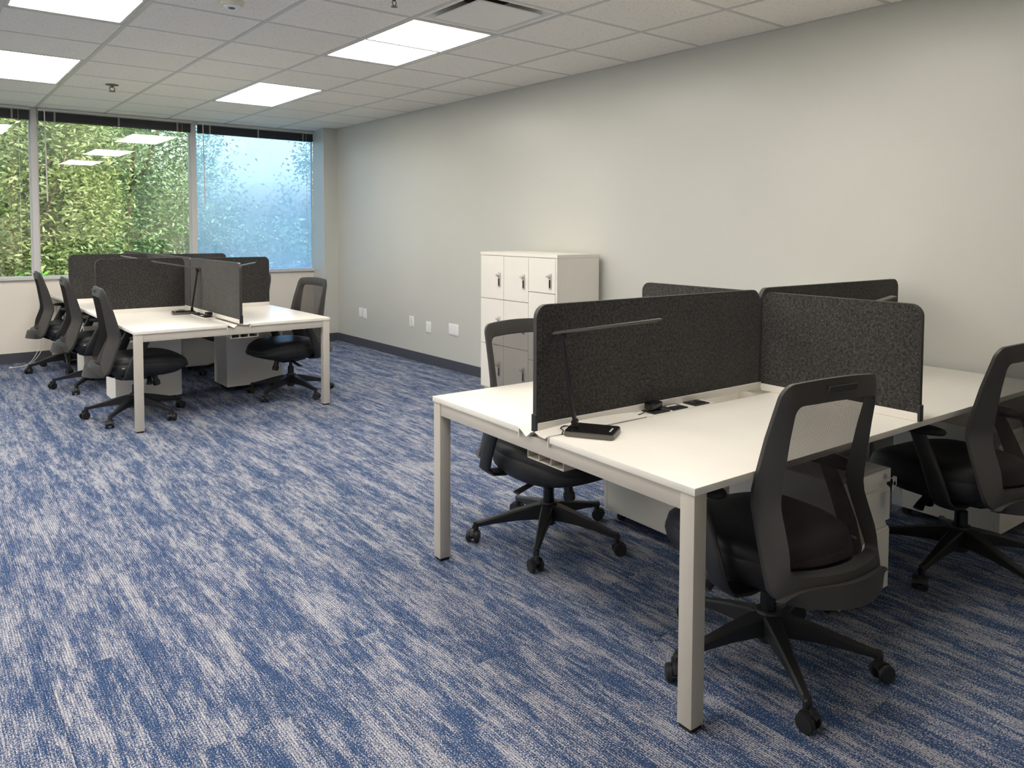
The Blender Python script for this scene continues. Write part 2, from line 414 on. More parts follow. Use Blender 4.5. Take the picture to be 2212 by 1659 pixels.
# recessed light panels
def make_light(label, loc):
    t = thing('ceiling_light', label, 'light', loc, 0, 'recessed LED ceiling panels')
    w, l, fw = T/2-.013, T-.013, .022
    q = B()
    box(q, -w, -l, .002, w, -l+fw, .03, .002, 1); box(q, -w, l-fw, .002, w, l, .03, .002, 1)
    box(q, -w, -l+fw, .002, -w+fw, l-fw, .03, .002, 1); box(q, w-fw, -l+fw, .002, w, l-fw, .03, .002, 1)
    obj('frame', q, 'grid_metal', t)
    obj('diffuser', box(B(), -w+fw, -l+fw, .006, w-fw, l-fw, .012), 'light_panel', t)
    obj('housing', box(B(), -w+.005, -l+.005, .031, w-.005, l-.005, .06), 'white_metal', t)
    return t
LL = {(3, 2): 'large lit ceiling panel in the middle, nearest the windows', (3, -2): 'large lit ceiling panel directly beside the square air diffuser',
      (0, 2): 'lit ceiling panel cut by the left edge above the blinds', (0, -2): 'lit ceiling panel cut by the top left corner'}
L0 = None
for x, y, ci, j0 in lights:
    lb = LL.get((ci, j0), 'lit rectangular ceiling panel outside the view, in a row with the others')
    loc = (x+T/2, y+T, H)
    if L0 is None: L0 = make_light(lb, loc)
    else: dup(L0, loc, 0, lb)
# air diffuser
ax, ay = colx(3)+T/2, GY-3*T+T/2
t = thing('air_diffuser', 'square white plaque air diffuser in ceiling beside a light panel', 'vent', (ax, ay, H))
w = T/2-.013; q = B()
for k in range(4):
    m_ = Matrix.Rotation(k*math.pi/2, 4, 'Z')
    s = bmesh.new(); v = [s.verts.new(p) for p in ((-w, -w, .002), (w, -w, .002), (w-.03, -w+.03, .004), (-w+.03, -w+.03, .004), (.15, -.15, .10), (-.15, -.15, .10), (w, -w, .012), (-w, -w, .012))]
    s.faces.new((v[0], v[1], v[2], v[3])); s.faces.new((v[3], v[2], v[4], v[5])); s.faces.new((v[0], v[7], v[6], v[1]))
    bmesh.ops.transform(s, matrix=m_, verts=s.verts[:]); merge(q, s)
obj('cone', q, 'white_metal', t)
obj('collar', cyl(B(), (0, 0, .099), (0, 0, .14), .15, .15, 32), 'dark_void', t)
q = B(); box(q, -.215, -.215, -.004, .215, .215, .004, .002, 1); obj('plaque', q, 'white_metal', t)
for sx, sy in ((-1, 0), (1, 0), (0, 1), (0, -1)):
    q = B(); tube(q, smooth_path([(sx*.18, sy*.18, .004), (sx*.2, sy*.2, .03), (sx*.235, sy*.235, .035)], 4), .004, 6); obj('bracket', q, 'chrome', t)
# sensor, sprinklers
t = thing('ceiling_sensor', 'round ivory occupancy sensor dome on ceiling tile', 'sensor', (1.365, 4.115, H))
q = B(); cyl(q, (0, 0, 0), (0, 0, -.022), .062, .058, 32, .004); obj('body', q, 'ivory_plastic', t)
q = B(); cyl(q, (0, 0, -.022), (0, 0, -.032), .045, .035, 32, .003); obj('lens_ring', q, 'white_plastic', t)
q = B(); cyl(q, (0, 0, -.032), (0, 0, -.037), .020, .012, 20, .002); obj('lens', q, 'dark_lens', t)
def sprinkler(label, loc):
    t = thing('fire_sprinkler', label, 'sprinkler', loc, .4)
    obj('escutcheon', cyl(B(), (0, 0, 0), (0, 0, -.006), .035, .03, 24, .002), 'gunmetal', t)
    q = B(); cyl(q, (0, 0, -.004), (0, 0, -.02), .009, .008, 12)
    for s in (-1, 1): tube(q, smooth_path([(s*.008, 0, -.015), (s*.016, 0, -.03), (s*.003, 0, -.046)], 4), .0025, 6)
    obj('frame_arms', q, 'gunmetal', t); obj('deflector', cyl(B(), (0, 0, -.046), (0, 0, -.049), .016, .018, 16), 'gunmetal', t); return t
sp = sprinkler('small dark sprinkler head on ceiling near the windows', (1.37, 7.12, H)); sp.scale = (1.5, 1.5, 1.2)
sprinkler('chrome sprinkler head on ceiling cut by the top edge', (1.985, 3.50, H))

# ------------------------------------------------------------------ windows
mull = [-4.2, -2.6, -.58, .99, 2.51]; mw = .055; edge = CXC+.085
bounds = [(XL, -4.2), (-4.2+mw, -2.6), (-2.6+mw, -.58), (-.58+mw, .99), (.99+mw, 2.51), (2.51+mw, edge)]
wi = 0
for k, (a, b_) in enumerate(bounds):
    wi += 1; last = (k == len(bounds)-1)
    fr = B()
    z0, z1 = SILL-.03, H+.02
    if not last: box(fr, b_, WY-.02, z0, b_+mw, WY+.10, z1, .003, 1)
    box(fr, a, WY+.0, z0, b_, WY+.09, SILL+.004, .003, 1)
    box(fr, a, WY+.0, z1-.045, b_, WY+.09, z1, .003, 1)
    box(fr, a, WY+.03, SILL+.004, a+.012, WY+.07, z1-.045); box(fr, b_-.012, WY+.03, SILL+.004, b_, WY+.07, z1-.045)
    w_ = struct('window_%d' % wi, fr, 'frame_metal')
    obj('pane', box(B(), a+.012, WY+.045, SILL+.004, b_-.012, WY+.051, z1-.045), 'glass_haze' if last else 'glass', w_)
    q = B(); box(q, a if k == 0 else a-mw, WY-.035, SILL-.032, b_, WY, SILL-.004, .003, 1); obj('sill', q, 'frame_metal', w_)
def blind(a, b_, label, wand=True):
    t = thing('window_blind', label, 'blind', (a, WY-.02, H))
    L = b_-a
    obj('headrail', box(B(), 0, -.045, -.028, L, .012, -.003, .002, 1), 'frame_metal', t)
    q = B(); n = 9
    for k in range(n): 
        z = -.034-k*.0088
        box(q, .006, -.032-.002*math.sin(k*1.7), z-.0078, L-.006, .006+.001*math.cos(k*2.), z-.0006, .0018, 1)
    obj('slat_stack', q, 'blind_slat', t, kind='stuff')
    obj('bottom_rail', box(B(), .006, -.034, -.128, L-.006, .008, -.113, .003, 1), 'blind_slat', t)
    for f in (.10, .5, .9):
        q = B(); x = f*L; box(q, x-.009, -.037, -.127, x+.009, -.034, -.026, .001, 1); box(q, x-.009, -.037, -.130, x+.009, .002, -.128); obj('ladder_tape', q, 'blind_tape', t)
    if wand:
        q = B(); cyl(q, (.055, -.052, -.02), (.065, -.06, -.93), .0055, .0065, 8); obj('tilt_wand', q, 'cord_white', t)
        q = B(); tube(q, [(L-.10, -.046, -.02), (L-.098, -.047, -1.0), (L-.10, -.046, -1.45)], .0015, 6); obj('pull_cord', q, 'cord_white', t)
    return t
blind(-.52, .985, 'dark raised blind over the window at the left edge')
blind(1.05, 2.505, 'dark raised blind over the wide middle window')
blind(2.57, 3.94, 'dark raised blind over the bluish right window')
# cable hanging from the window sill
q = B(); tube(q, smooth_path([(1.0, WY-.04, SILL-.01), (1.02, WY-.05, .6), (1.04, WY-.05, .3), (1.0, WY-.08, .12), (.9, WY-.2, .01), (.75, WY-.3, .004)], 8), .0028, 6)
tube(q, smooth_path([(1.0, WY-.04, SILL-.01), (1.03, WY-.045, .55), (1.06, WY-.05, .28), (1.02, WY-.09, .10), (.9, WY-.22, .006), (.76, WY-.31, .004)], 8), .0028, 6)
box(q, .735, WY-.32, 0, .765, WY-.29, .012, .003, 1)
tag(obj('hanging_cable', q, 'cord_white'), 'thin white cable hanging from sill to carpet at far left', 'cable')
q = B(); tube(q, smooth_path([(3.62, WY-.04, SILL+.01), (3.66, WY-.05, .78), (3.76, WY-.06, .69)], 8), .0022, 6)
tag(obj('sill_cord', q, 'cord_white'), 'short white cord drooping from the right window sill', 'cord')

# ------------------------------------------------------------------ outside
struct('lawn', box(B(), -40, WY+1, -4.3, 50, 90, -4.2), 'grass')
def leaves(n, centre, rad, lsz, clump=1.0, seed=0, hole=None):
    g = np.random.default_rng(seed)
    nc = max(12, int(n/260)); cc = g.normal(size=(nc, 3)); cc /= np.linalg.norm(cc, axis=1)[:, None]; cc *= g.uniform(.25, 1, (nc, 1))**.5
    which = g.integers(0, nc, n); p = cc[which]*np.array(rad)+g.normal(size=(n, 3))*np.array(rad)*.14*clump
    p += np.array(centre)
    d = g.normal(size=(n, 3)); d[:, 2] = d[:, 2]*.6-.2; d /= np.linalg.norm(d, axis=1)[:, None]
    s = g.normal(size=(n, 3)); s -= d*(s*d).sum(1)[:, None]; s /= np.linalg.norm(s, axis=1)[:, None]
    L = lsz*g.uniform(.7, 1.4, (n, 1)); Wd = L*.34
    nrm = np.cross(d, s)
    v = np.stack([p, p+d*L*.5+s*Wd*.5+nrm*Wd*.12, p+d*L, p+d*L*.5-s*Wd*.5+nrm*Wd*.12], 1).reshape(-1, 3)
    return v
def leaf_mesh(name, v, mat):
    me = bpy.data.meshes.new(name); n = len(v)//4
    me.vertices.add(n*4); me.vertices.foreach_set('co', v.astype(np.float32).ravel())
    me.loops.add(n*4); me.loops.foreach_set('vertex_index', np.arange(n*4, dtype=np.int32))
    me.polygons.add(n); me.polygons.foreach_set('loop_start', np.arange(0, n*4, 4, dtype=np.int32)); me.polygons.foreach_set('loop_total', np.full(n, 4, dtype=np.int32))
    me.update(calc_edges=True); me.materials.append(MAT[mat]); return me
def tree(loc, h, rad, n, mat, label, lsz=.088, seed=1):
    t = thing('broadleaf_tree', label, 'tree', loc, 0, 'trees outside the windows')
    q = B(); g = random.Random(seed)
    tube(q, smooth_path([(0, 0, 0), (.1, .05, h*.4), (-.05, .1, h*.75), (.05, 0, h+rad[2]*.5)], 5), [.16-.13*i/15 for i in range(16)], 10)
    obj('trunk', q, 'bark', t)
    for k in range(7):
        a = g.uniform(0, 6.28); z = h-rad[2]*.7+g.uniform(0, rad[2]*1.1); q = B()
        e = (math.cos(a)*rad[0]*.8, math.sin(a)*rad[1]*.8, z+rad[2]*.45)
        tube(q, smooth_path([(0, 0, z-.3), (e[0]*.5, e[1]*.5, z+.15), e], 5), [.05-.04*i/10 for i in range(11)], 6); obj('branch', q, 'bark', t)
    v = leaves(n, (0, 0, h), rad, lsz, seed=seed); obj('foliage', leaf_mesh('foliage', v, mat), None, t, kind='stuff')
    return t
G0 = -4.2
tree((1.3, 14.2, G0), 5.9, (1.5, 1.3, 2.9), 44000, 'leaf_yellow', 'yellow green leafy tree seen through the left part of the middle window', seed=3)
tree((3.3, 15.8, G0), 5.6, (1.9, 1.4, 3.0), 44000, 'leaf_green', 'bright green leafy tree behind the middle window beside the mullion', seed=5)
tree((-1.9, 15.0, G0), 5.8, (1.9, 1.4, 3.0), 26000, 'leaf_green', 'green leafy tree outside the window at the left edge', seed=9)
tree((5.3, 15.2, G0), 4.5, (1.3, 1.3, 1.5), 14000, 'leaf_dark', 'low rounded dark green tree outside the right window', seed=11)
tree((7.9, 17.0, G0), 5.8, (1.2, 1.4, 2.2), 7000, 'leaf_dark', 'taller airy tree behind the corner pier side of the right window', seed=13)
tree((1.9, 21.5, G0), 6.2, (4.2, 1.5, 2.9), 26000, 'leaf_dark', 'wide dark tree standing behind the yellow green one', lsz=.2, seed=17)
tree((8.9, 22.5, G0), 4.3, (3.6, 1.5, 1.6), 14000, 'leaf_dark', 'distant dark tree low behind the right window', lsz=.2, seed=19)
tree((-6.5, 17, G0), 6.0, (3.2, 1.8, 3.0), 12000, 'leaf_green', 'green tree far left beyond the outer windows', lsz=.2, seed=23)
def shrub(loc, r, n, label, seed):
    t = thing('shrub', label, 'shrub', loc, 0, 'bright shrubs below the windows')
    q = B()
    for k in range(5): a = k*1.3; tube(q, [(0, 0, 0), (math.cos(a)*r*.3, math.sin(a)*r*.3, 2.3), (math.cos(a)*r*.7, math.sin(a)*r*.6, 4.6)], [.03, .02, .01], 6)
    obj('stem', q, 'bark', t); obj('foliage', leaf_mesh('foliage', leaves(n, (0, 0, 4.45), (r, .5, .5), .11, seed=seed), 'leaf_shrub'), None, t, kind='stuff')
shrub((1.55, 11.4, G0), .55, 2600, 'bright green shrub seen low behind the second chair', 31)
shrub((2.75, 12.2, G0), .8, 3600, 'bright green shrub seen above the desk dividers', 33)
shrub((.2, 11.2, G0), .5, 2000, 'bright green shrub at the bottom left corner of the left window', 37)

# ------------------------------------------------------------------ chair
def make_chair(label, loc, rotz, swivel=0):
    t = thing('task_chair', label, 'chair', loc, rotz, 'black mesh-back task chairs')
    # hub and gas lift
    q = B(); cyl(q, (0, 0, .068), (0, 0, .165), .030, .036, 24, .004); cyl(q, (0, 0, .163), (0, 0, .171), .040, .038, 24, .002); obj('hub', q, 'black_plastic', t)
    q = B(); cyl(q, (0, 0, .165), (0, 0, .232), .025, .024, 20, .003); cyl(q, (0, 0, .23), (0, 0, .285), .014, .014, 16); obj('gas_lift', q, 'gloss_black', t)
    # star base
    ab = B(); rings = []
    for x, zt, zb, w in ((.02, .160, .088, .027), (.06, .157, .092, .025), (.14, .138, .090, .021), (.23, .112, .080, .016), (.295, .094, .070, .0135), (.318, .090, .066, .013), (.331, .084, .064, .010)):
        c = .006; rings.append([ab.verts.new(p) for p in ((x, -w+c, zt), (x, w-c, zt), (x, w, zt-c), (x, w*.8, zb+c*.5), (x, w*.6, zb), (x, -w*.6, zb), (x, -w*.8, zb+c*.5), (x, -w, zt-c))])
    loft(ab, rings); cyl(ab, (.318, 0, .045), (.318, 0, .090), .0115, .0125, 14, .002)
    ca = B()
    for s in (-1, 1): cyl(ca, (0, s*.010, .0275), (0, s*.027, .0275), .0275, .0265, 24, .003)
    cyl(ca, (0, -.011, .0275), (0, .011, .0275), .012, .012, 12)
    hood = bmesh.new(); rr = []
    for k in range(9):
        a = R(15+k*17); rr.append([hood.verts.new((math.cos(a)*r_, y_, .0275+math.sin(a)*r_)) for r_, y_ in ((.0300, -.0085), (.0310, 0), (.0300, .0085), (.024, .008), (.024, -.008))])
    loft(hood, rr); merge(ca, hood); cyl(ca, (-.012, 0, .040), (-.012, 0, .066), .010, .009, 12)
    for k in range(5):
        a = R(72*k)+swivel
        if k == 0: arm0 = obj('base_arm', ab, 'black_plastic', t, rotz=a); c0 = obj('caster', ca, 'black_plastic', arm0, loc=(.330, .0, 0), rotz=R(25))
        else:
            arm = obj('base_arm', arm0.data, None, t, rotz=a); obj('caster', c0.data, None, arm, loc=(.330, .0, 0), rotz=R((70, -140, 35, -60)[k-1]))
    # mechanism
    q = B()
    rings = []
    for y, z0, z1, w in ((-.135, .292, .315, .05), (-.10, .278, .325, .06), (0, .270, .327, .07), (.10, .274, .327, .065), (.15, .292, .325, .05)):
        rings.append([q.verts.new(p) for p in ((-w, y, z1), (-w*1.02, y, (z0+z1)/2), (-w*.8, y, z0), (w*.8, y, z0), (w*1.02, y, (z0+z1)/2), (w, y, z1))])
    loft(q, rings); cyl(q, (-.085, -.06, .305), (.085, -.06, .305), .012, .012, 14); me_ = obj('mechanism', q, 'black_plastic', t)
    obj('pivot_cap', cyl(B(), (-.089, -.06, .305), (.089, -.06, .305), .008, .008, 14), 'chrome', me_)
    for s in (1, -1):
        q = B(); pts = smooth_path([(s*.07, .06, .298), (s*.12, .065, .295), (s*.17, .06, .280), (s*.215, .05, .262)], 4); rings = []
        for i, p in enumerate(pts):
            f = i/(len(pts)-1); w = .009+.013*f; h_ = .005+.002*math.sin(f*3); rings.append([q.verts.new((p.x, p.y+math.cos(a_)*w, p.z+math.sin(a_)*h_)) for a_ in [2*math.pi*m/10 for m in range(10)]])
        loft(q, rings); obj('lever', q, 'black_plastic', me_)
    q = B(); cyl(q, (0, .125, .285), (0, .135, .245), .020, .020, 20); cyl(q, (0, .134, .248), (0, .142, .212), .026, .025, 24, .004); obj('tension_knob', q, 'gloss_black', me_)
    # seat: lofted cushion over a thin shell
    def plan(sc, z, front=0, back=0):
        pts = []
        for k in range(48):
            a = 2*math.pi*k/48; c, s = math.cos(a), math.sin(a); e = .62
            x = math.copysign(abs(c)**e, c)*.245*sc; y = math.copysign(abs(s)**.72, s)
            y = y*(.285 if y > 0 else .255)*sc+.055
            if y > 0: x *= 1-.10*(y/.34)**2
            zz = z-(front*max(0, (y-.12)/.22)**2)+.008*(abs(x)/.24)**2*(1 if z > .42 else 0)
            pts.append((x, y, zz))
        return pts
    q = B(); rings = [[q.verts.new(p) for p in plan(*a)] for a in ((.80, .326, -.03), (.93, .334, -.02), (.99, .352, 0.), (1.01, .378, .018), (1.0, .402, .03), (.985, .409, .033), (.98, .411, .034), (.985, .415, .034), (.96, .434, .040), (.90, .447, .044), (.78, .455, .044), (.5, .456, .03), (.2, .453, .01))]
    loft(q, rings); seat = obj('seat', q, 'seat_fabric', t, sharp=60)
    q = B(); rings = [[q.verts.new(p) for p in plan(*a)] for a in ((.55, .312, -.01), (.86, .318, -.025), (.90, .332, -.025))]; loft(q, rings); obj('seat_shell', q, 'black_plastic', t, sharp=60)
    q = B(); box(q, .243, -.125, .388, .2475, -.105, .397, .002, 1); obj('fabric_tag', q, 'chrome', seat)
    # arms
    for s in (1, -1):
        q = B(); rings = []
        path = [((s*.12, -.075, .318), .045, .010), ((s*.20, -.08, .315), .05, .011), ((s*.262, -.082, .322), .048, .013), ((s*.285, -.078, .350), .043, .014), ((s*.288, -.055, .42), .038, .013), ((s*.286, -.02, .50), .034, .013), ((s*.284, .012, .568), .031, .013), ((s*.284, .02, .590), .033, .014)]
        for i, (p, wy, wt) in enumerate(path):
            if i < 2: n1, n2 = Vector((0, 1, 0)), Vector((0, 0, 1))
            elif i == 2: n1, n2 = Vector((0, 1, 0)), Vector((s*.5, 0, .8))
            elif i == 3: n1, n2 = Vector((0, 1, .0)), Vector((-s*.8, 0, .5))
            else: n1, n2 = Vector((0, 1, -.3)), Vector((-s, 0, 0))
            rings.append([q.verts.new(Vector(p)+n1*math.cos(a_)*wy*(abs(math.cos(a_))**-.35 if abs(math.cos(a_)) > .01 else 1)*.9+n2*math.sin(a_)*wt) for a_ in [2*math.pi*m/14+.1 for m in range(14)]])
        loft(q, rings); arm = obj('armrest', q, 'black_plastic', t, sharp=50)
        q = B(); rings = []
        for z, sc in ((.586, .72), (.590, .95), (.600, 1.0), (.609, .95), (.613, .78)):
            rr = []
            for k in range(28):
                a_ = 2*math.pi*k/28; c, s_ = math.cos(a_), math.sin(a_); y = math.copysign(abs(s_)**.75, s_)*.118*sc; x = math.copysign(abs(c)**.75, c)*(.043+.004*s_)*sc
                rr.append(q.verts.new((s*.283+x-s*.01*(y/.118)**2, y+.035, z-.006*max(0, y/.118)**2)))
            rings.append(rr)
        loft(q, rings); obj('arm_pad', q, 'rubber', arm, sharp=60)
    # backrest frame
    key = [(0., -.205, .338, .222, .055), (.10, -.187, .385, .222, .062), (.25, -.160, .460, .218, .066), (.42, -.121, .572, .210, .068), (.46, -.115, .596, .208, .068), (.51, -.120, .628, .207, .066), (.75, -.160, .775, .203, .054), (1., -.212, .932, .196, .038)]
    def prof(tt):
        tt = min(max(tt, 0), 1)
        for a, b_ in zip(key[:-1], key[1:]):
            if tt <= b_[0]: f = (tt-a[0])/(b_[0]-a[0]); f = f; return [a[m]+(b_[m]-a[m])*f for m in range(1, 5)]
    def surf(s, tt, dy=0):
        y, z, w, d = prof(tt); g = .062*(1-tt)**1.5+.020
        arch = .012*(1-s*s)*max(0, (tt-.6)/.4)
        return Vector((s*w, y-g*(1-s*s)-dy, z+arch-.006*(1-s*s)*max(0, 1-tt*4)))
    def ringpts(s1, t0, t1, rs, rt, n=7, m=14, mt=10):
        pts = []
        def side(a, b_, k): return [(a[0]+(b_[0]-a[0])*i/k, a[1]+(b_[1]-a[1])*i/k) for i in range(1, k)]
        cs = [(-s1+rs, t0+rt, 180), (s1-rs, t0+rt, 270), (s1-rs, t1-rt, 0), (-s1+rs, t1-rt, 90)]
        arcs = [[(cx+rs*math.cos(R(a0+90*k/n)), cy+rt*math.sin(R(a0+90*k/n))) for k in range(n+1)] for cx, cy, a0 in cs]
        for i in range(4):
            pts += arcs[i]; pts += side(arcs[i][-1], arcs[(i+1) % 4][0], mt if i % 2 == 0 else m)
        return pts
    Oo = ringpts(1., 0., 1., .17, .06); Ii = ringpts(.845, .150, .905, .10, .045)
    q = B(); secs = []
    for (so_, to_), (si, ti) in zip(Oo, Ii):
        d = prof((to_+ti)/2)[3]; bot = max(0, 1-((to_+ti)/2)/.22)
        O = surf(so_, to_); I = surf(si, ti, .004); 
        Ir = surf(si*.985, ti, d*(1-.35*bot)); Or = surf(so_, to_, .012+.018*bot)
        Mr = surf(so_*.55+si*.45, to_*.55+ti*.45, .012+d*.40)
        Mf = surf((so_+si)/2, (to_+ti)/2, -.002)
        secs.append([q.verts.new(p) for p in (O, Mf, I, Ir, Mr, Or)])
    n = len(secs)
    for i in range(n):
        a, b_ = secs[i], secs[(i+1) % n]
        for k in range(6): q.faces.new((a[k], a[(k+1) % 6], b_[(k+1) % 6], b_[k]))
    bf = obj('backrest_frame', q, 'charcoal_plastic', t, sharp=24)
    # lower lip that closes the frame at the back
    q = B(); rings = []
    for i in range(25):
        s = -1+2*i/24; e = 1-.75*abs(s)**5
        a = surf(s*.97, .012, .030+.022*(1-s*s)); b_ = surf(s*.97, .115*e, .052+.012*(1-s*s)); c = surf(s*.95, .10*e, .02); d = surf(s*.95, -.0, .004); d.z -= .012*(1-s**4); a.z -= .010*(1-s**4)
        rings.append([q.verts.new(p) for p in (a, b_, c, d)])
    loft(q, rings); obj('lower_lip', q, 'charcoal_plastic', bf, sharp=40)
    # raised oval on the top bar
    q = B(); rp = rrect(-.30, .942, .30, .972, .012, 4); fr_ = [q.verts.new(surf(x_, y_, .030)) for x_, y_ in rp]; bk = [q.verts.new(surf(x_*.97, y_, .034)) for x_, y_ in rp]
    loft(q, [fr_, bk]); obj('top_badge', q, 'charcoal_plastic', bf)
    # mesh panel
    q = B(); ns, ntt = 14, 18; grid = []
    for j in range(ntt+1):
        tt = .165+(.915-.165)*j/ntt; grid.append([q.verts.new(surf(-.87+1.74*i/ns, tt, .003)) for i in range(ns+1)])
    loft(q, grid, close=False, cap=False); obj('back_mesh', q, 'chair_mesh', t, sharp=80)
    # yoke from seat to back
    q = B(); rings = []
    for (x, y, z, w, h_) in ((0, -.10, .312, .10, .012), (0, -.16, .318, .12, .013), (0, -.215, .345, .15, .012), (0, -.235, .375, .17, .010)):
        rings.append([q.verts.new((x+math.cos(a_)*w, y, z+math.sin(a_)*h_)) for a_ in [2*math.pi*m/16 for m in range(16)]])
    loft(q, rings); obj('back_yoke', q, 'black_plastic', t, sharp=60)
    return t
C0 = make_chair('nearest black mesh chair, turned from the camera at the near desk corner', (2.076, 1.328, 0), R(-10), R(88+10))
def chair(x, y, th, sw, label):
    c = dup(C0, (x, y, 0), R(th), label)
    k = 0
    for ch in c.children:
        if ch.name.startswith('base_arm'): ch.rotation_euler = (0, 0, R(sw-th)+R(72*k)); k += 1
    return c
CH = [(2.161, 2.473, 178, 76, 'black mesh chair facing the camera behind the near desk, before the lockers'),
      (3.285, 1.235, -8, 178, 'black mesh chair cut by the right edge of the picture'),
      (1.254, 5.936, -92, 13, 'black mesh chair at the near left corner of the far desk'),
      (1.235, 7.26, -92, 17, 'black mesh chair second in the row of three left of the far desk'),
      (1.17, 8.32, -92, 48, 'black mesh chair nearest the windows in the left row'),
      (2.422, 5.981, 100, 68, 'black mesh chair at the right side of the far desk'),
      (2.41, 7.16, 92, 30, 'black chair mostly hidden behind the right divider of the far desk')]
for c in CH: chair(*c)

# ------------------------------------------------------------------ bench desks
HD = .673; TK = .021; D = 1.372; G1, G2 = .612, .778; SB = .695
class Frame:
    def __init__(s, x, y, a): s.x, s.y, s.a = x, y, a
    def P(s, a, b_, z=0): c, n = math.cos(s.a), math.sin(s.a); return (s.x+a*c-b_*n, s.y+a*n+b_*c, z)
AN = -.0393; NF = Frame(1.6033, 1.2496, AN)
AF = .0074; _c, _s = math.cos(AF), math.sin(AF)
FFr = Frame(1.1419+D*_c, 5.4194+D*_s, AF+math.pi/2)
def duct(q, a0, a1):
    y0, y1, z0, z1 = .552, .745, .572, .600; th = .0022
    box(q, a0, y0, z0, a1, y1, z0+th); box(q, a0, y0, z1-th, a1, y1, z1)
    for y in (y0, y0+(y1-y0)/3, y0+(y1-y0)*2/3, y1-th): box(q, a0, y, z0+th, a1, y+th, z1-th)
def bench(F, ms, label):
    t = thing('bench_desk', label, 'desk', (F.x, F.y, 0), F.a, 'white shared bench desks'); n = len(ms); A_ = [sum(ms[:i]) for i in range(n+1)]; L = A_[-1]
    for k in range(n):
        for y0, y1 in ((0, G1), (G2, D)):
            obj('desktop', box(B(), A_[k]+(.0006 if k else 0), y0, HD-TK, A_[k+1]-(.0006 if k < n-1 else 0), y1, HD, .0015, 2), 'white_laminate', t)
    lg = .05
    for a in (.004, L-.004-lg):
        for b_ in (.004, D-.004-lg):
            l = obj('leg', box(B(), a, b_, .011, a+lg, b_+lg, HD-TK, .002, 2), 'warm_grey_metal', t)
            obj('foot_pad', box(B(), a+.004, b_+.004, 0, a+lg-.004, b_+lg-.004, .0112), 'rubber', l)
        obj('end_beam', box(B(), a+.0035, .004+lg, .600, a+lg-.0035, D-.004-lg, HD-TK, .002, 2), 'warm_grey_metal', t)
    for k in range(1, n):
        for b_ in (.36, D-.36-lg):
            l = obj('leg', box(B(), A_[k]-lg/2, b_, .011, A_[k]+lg/2, b_+lg, .60, .002, 2), 'warm_grey_metal', t)
            obj('foot_pad', box(B(), A_[k]-lg/2+.004, b_+.004, 0, A_[k]+lg/2-.004, b_+lg-.004, .0112), 'rubber', l)
        obj('cross_beam', box(B(), A_[k]-.02, .12, .6, A_[k]+.02, D-.12, HD-TK, .002, 2), 'warm_grey_metal', t)
    for b_ in (.16, D-.20):
        q = B()
        for k in range(n): box(q, (.055 if k == 0 else A_[k]+.021), b_, .615, (A_[k+1]-.021 if k < n-1 else L-.055), b_+.04, HD-TK, .002, 1)
        obj('long_rail', q, 'warm_grey_metal', t)
    q = B(); duct(q, .0+.012, L-.02); obj('cable_duct', q, 'warm_grey_metal', t)
    q = B(); box(q, .06, G1+.004, .612, L-.06, G2-.004, .615); box(q, .06, G1+.002, .615, L-.06, G1+.004, HD-TK); box(q, .06, G2-.004, .615, L-.06, G2-.002, HD-TK); obj('cable_trough', q, 'white_metal', t)
    # lipped edge profiles beside the trough, both sides
    for sgn in (-1, 1):
        g = G1 if sgn < 0 else G2
        # sloped curved cover running from desk end to the power strip
        q = B(); top = []; N = 16; a0, a1 = -.006, .455
        for i in range(N+1):
            f = i/N; a = a0+(a1-a0)*f; lift = .012*math.sin(f*math.pi)*.6+.012*f**3
            if sgn < 0: sec = [(SB-.012, HD+.004+.010*math.sin(f*3)), (SB-.035, HD-.004+lift*.5), (g+.018, HD-.006+lift), (g+.002, HD+.003)]
            else: sec = [(SB+.012, HD-.004), (SB+.035, HD-.022+.02*f), (g-.02, HD-.006), (g-.002, HD+.002)]
            top.append([q.verts.new((a, y, z)) for y, z in sec]+[q.verts.new((a, y, z-.0025)) for y, z in sec[::-1]])
        loft(q, top); obj('cable_cover', q, 'white_metal', t, sharp=50)
        q = B(); y_ = g+(.001 if sgn < 0 else -.004); box(q, -.004, min(y_, y_+.003), HD-.034, .04, max(y_, y_+.003), HD+.001)
        obj('end_lip', q, 'white_metal', t)
        for k in range(n):
            A = A_[k]
            y0, y1 = (g-.002, SB-.014) if sgn < 0 else (SB+.014, g+.002)
            ps = obj('power_strip', box(B(), A+.455, y0, HD-.001, A+.835, y1, HD+.004, .001, 1), 'white_laminate', t)
            cy = (y0+y1)/2; hy = .033
            for j, (s0, s1) in enumerate(((.495, .582), (.597, .680), (.722, .806))):
                po = B(); box(po, A+s0, cy-hy, HD+.003, A+s1, cy+hy, HD+.009, .002, 1)
                if j == 1:
                    box(po, A+s0+.012, cy-.022, HD+.008, A+s1-.012, cy+.002, HD+.012, .001, 1)
                else:
                    for dx in (.012, .05):
                        box(po, A+s0+dx, cy-.02, HD+.0085, A+s0+dx+.022, cy+.018, HD+.0115, .001, 1)
                p_ = obj('power_socket', po, 'black_plastic', ps)
                if j == 1 and k == 0 and False: pass
            obj('usb_port', box(B(), A+.612, cy+.004, HD+.0085, A+.665, cy+.020, HD+.0105, .0008, 1), 'white_plastic', ps)
    return t
bench(NF, (1.2165, 1.170), 'white four person bench desk in the right foreground')
bench(FFr, (1.17, 1.17, 1.17), 'white six person bench desk by the windows, with a row of three chairs')

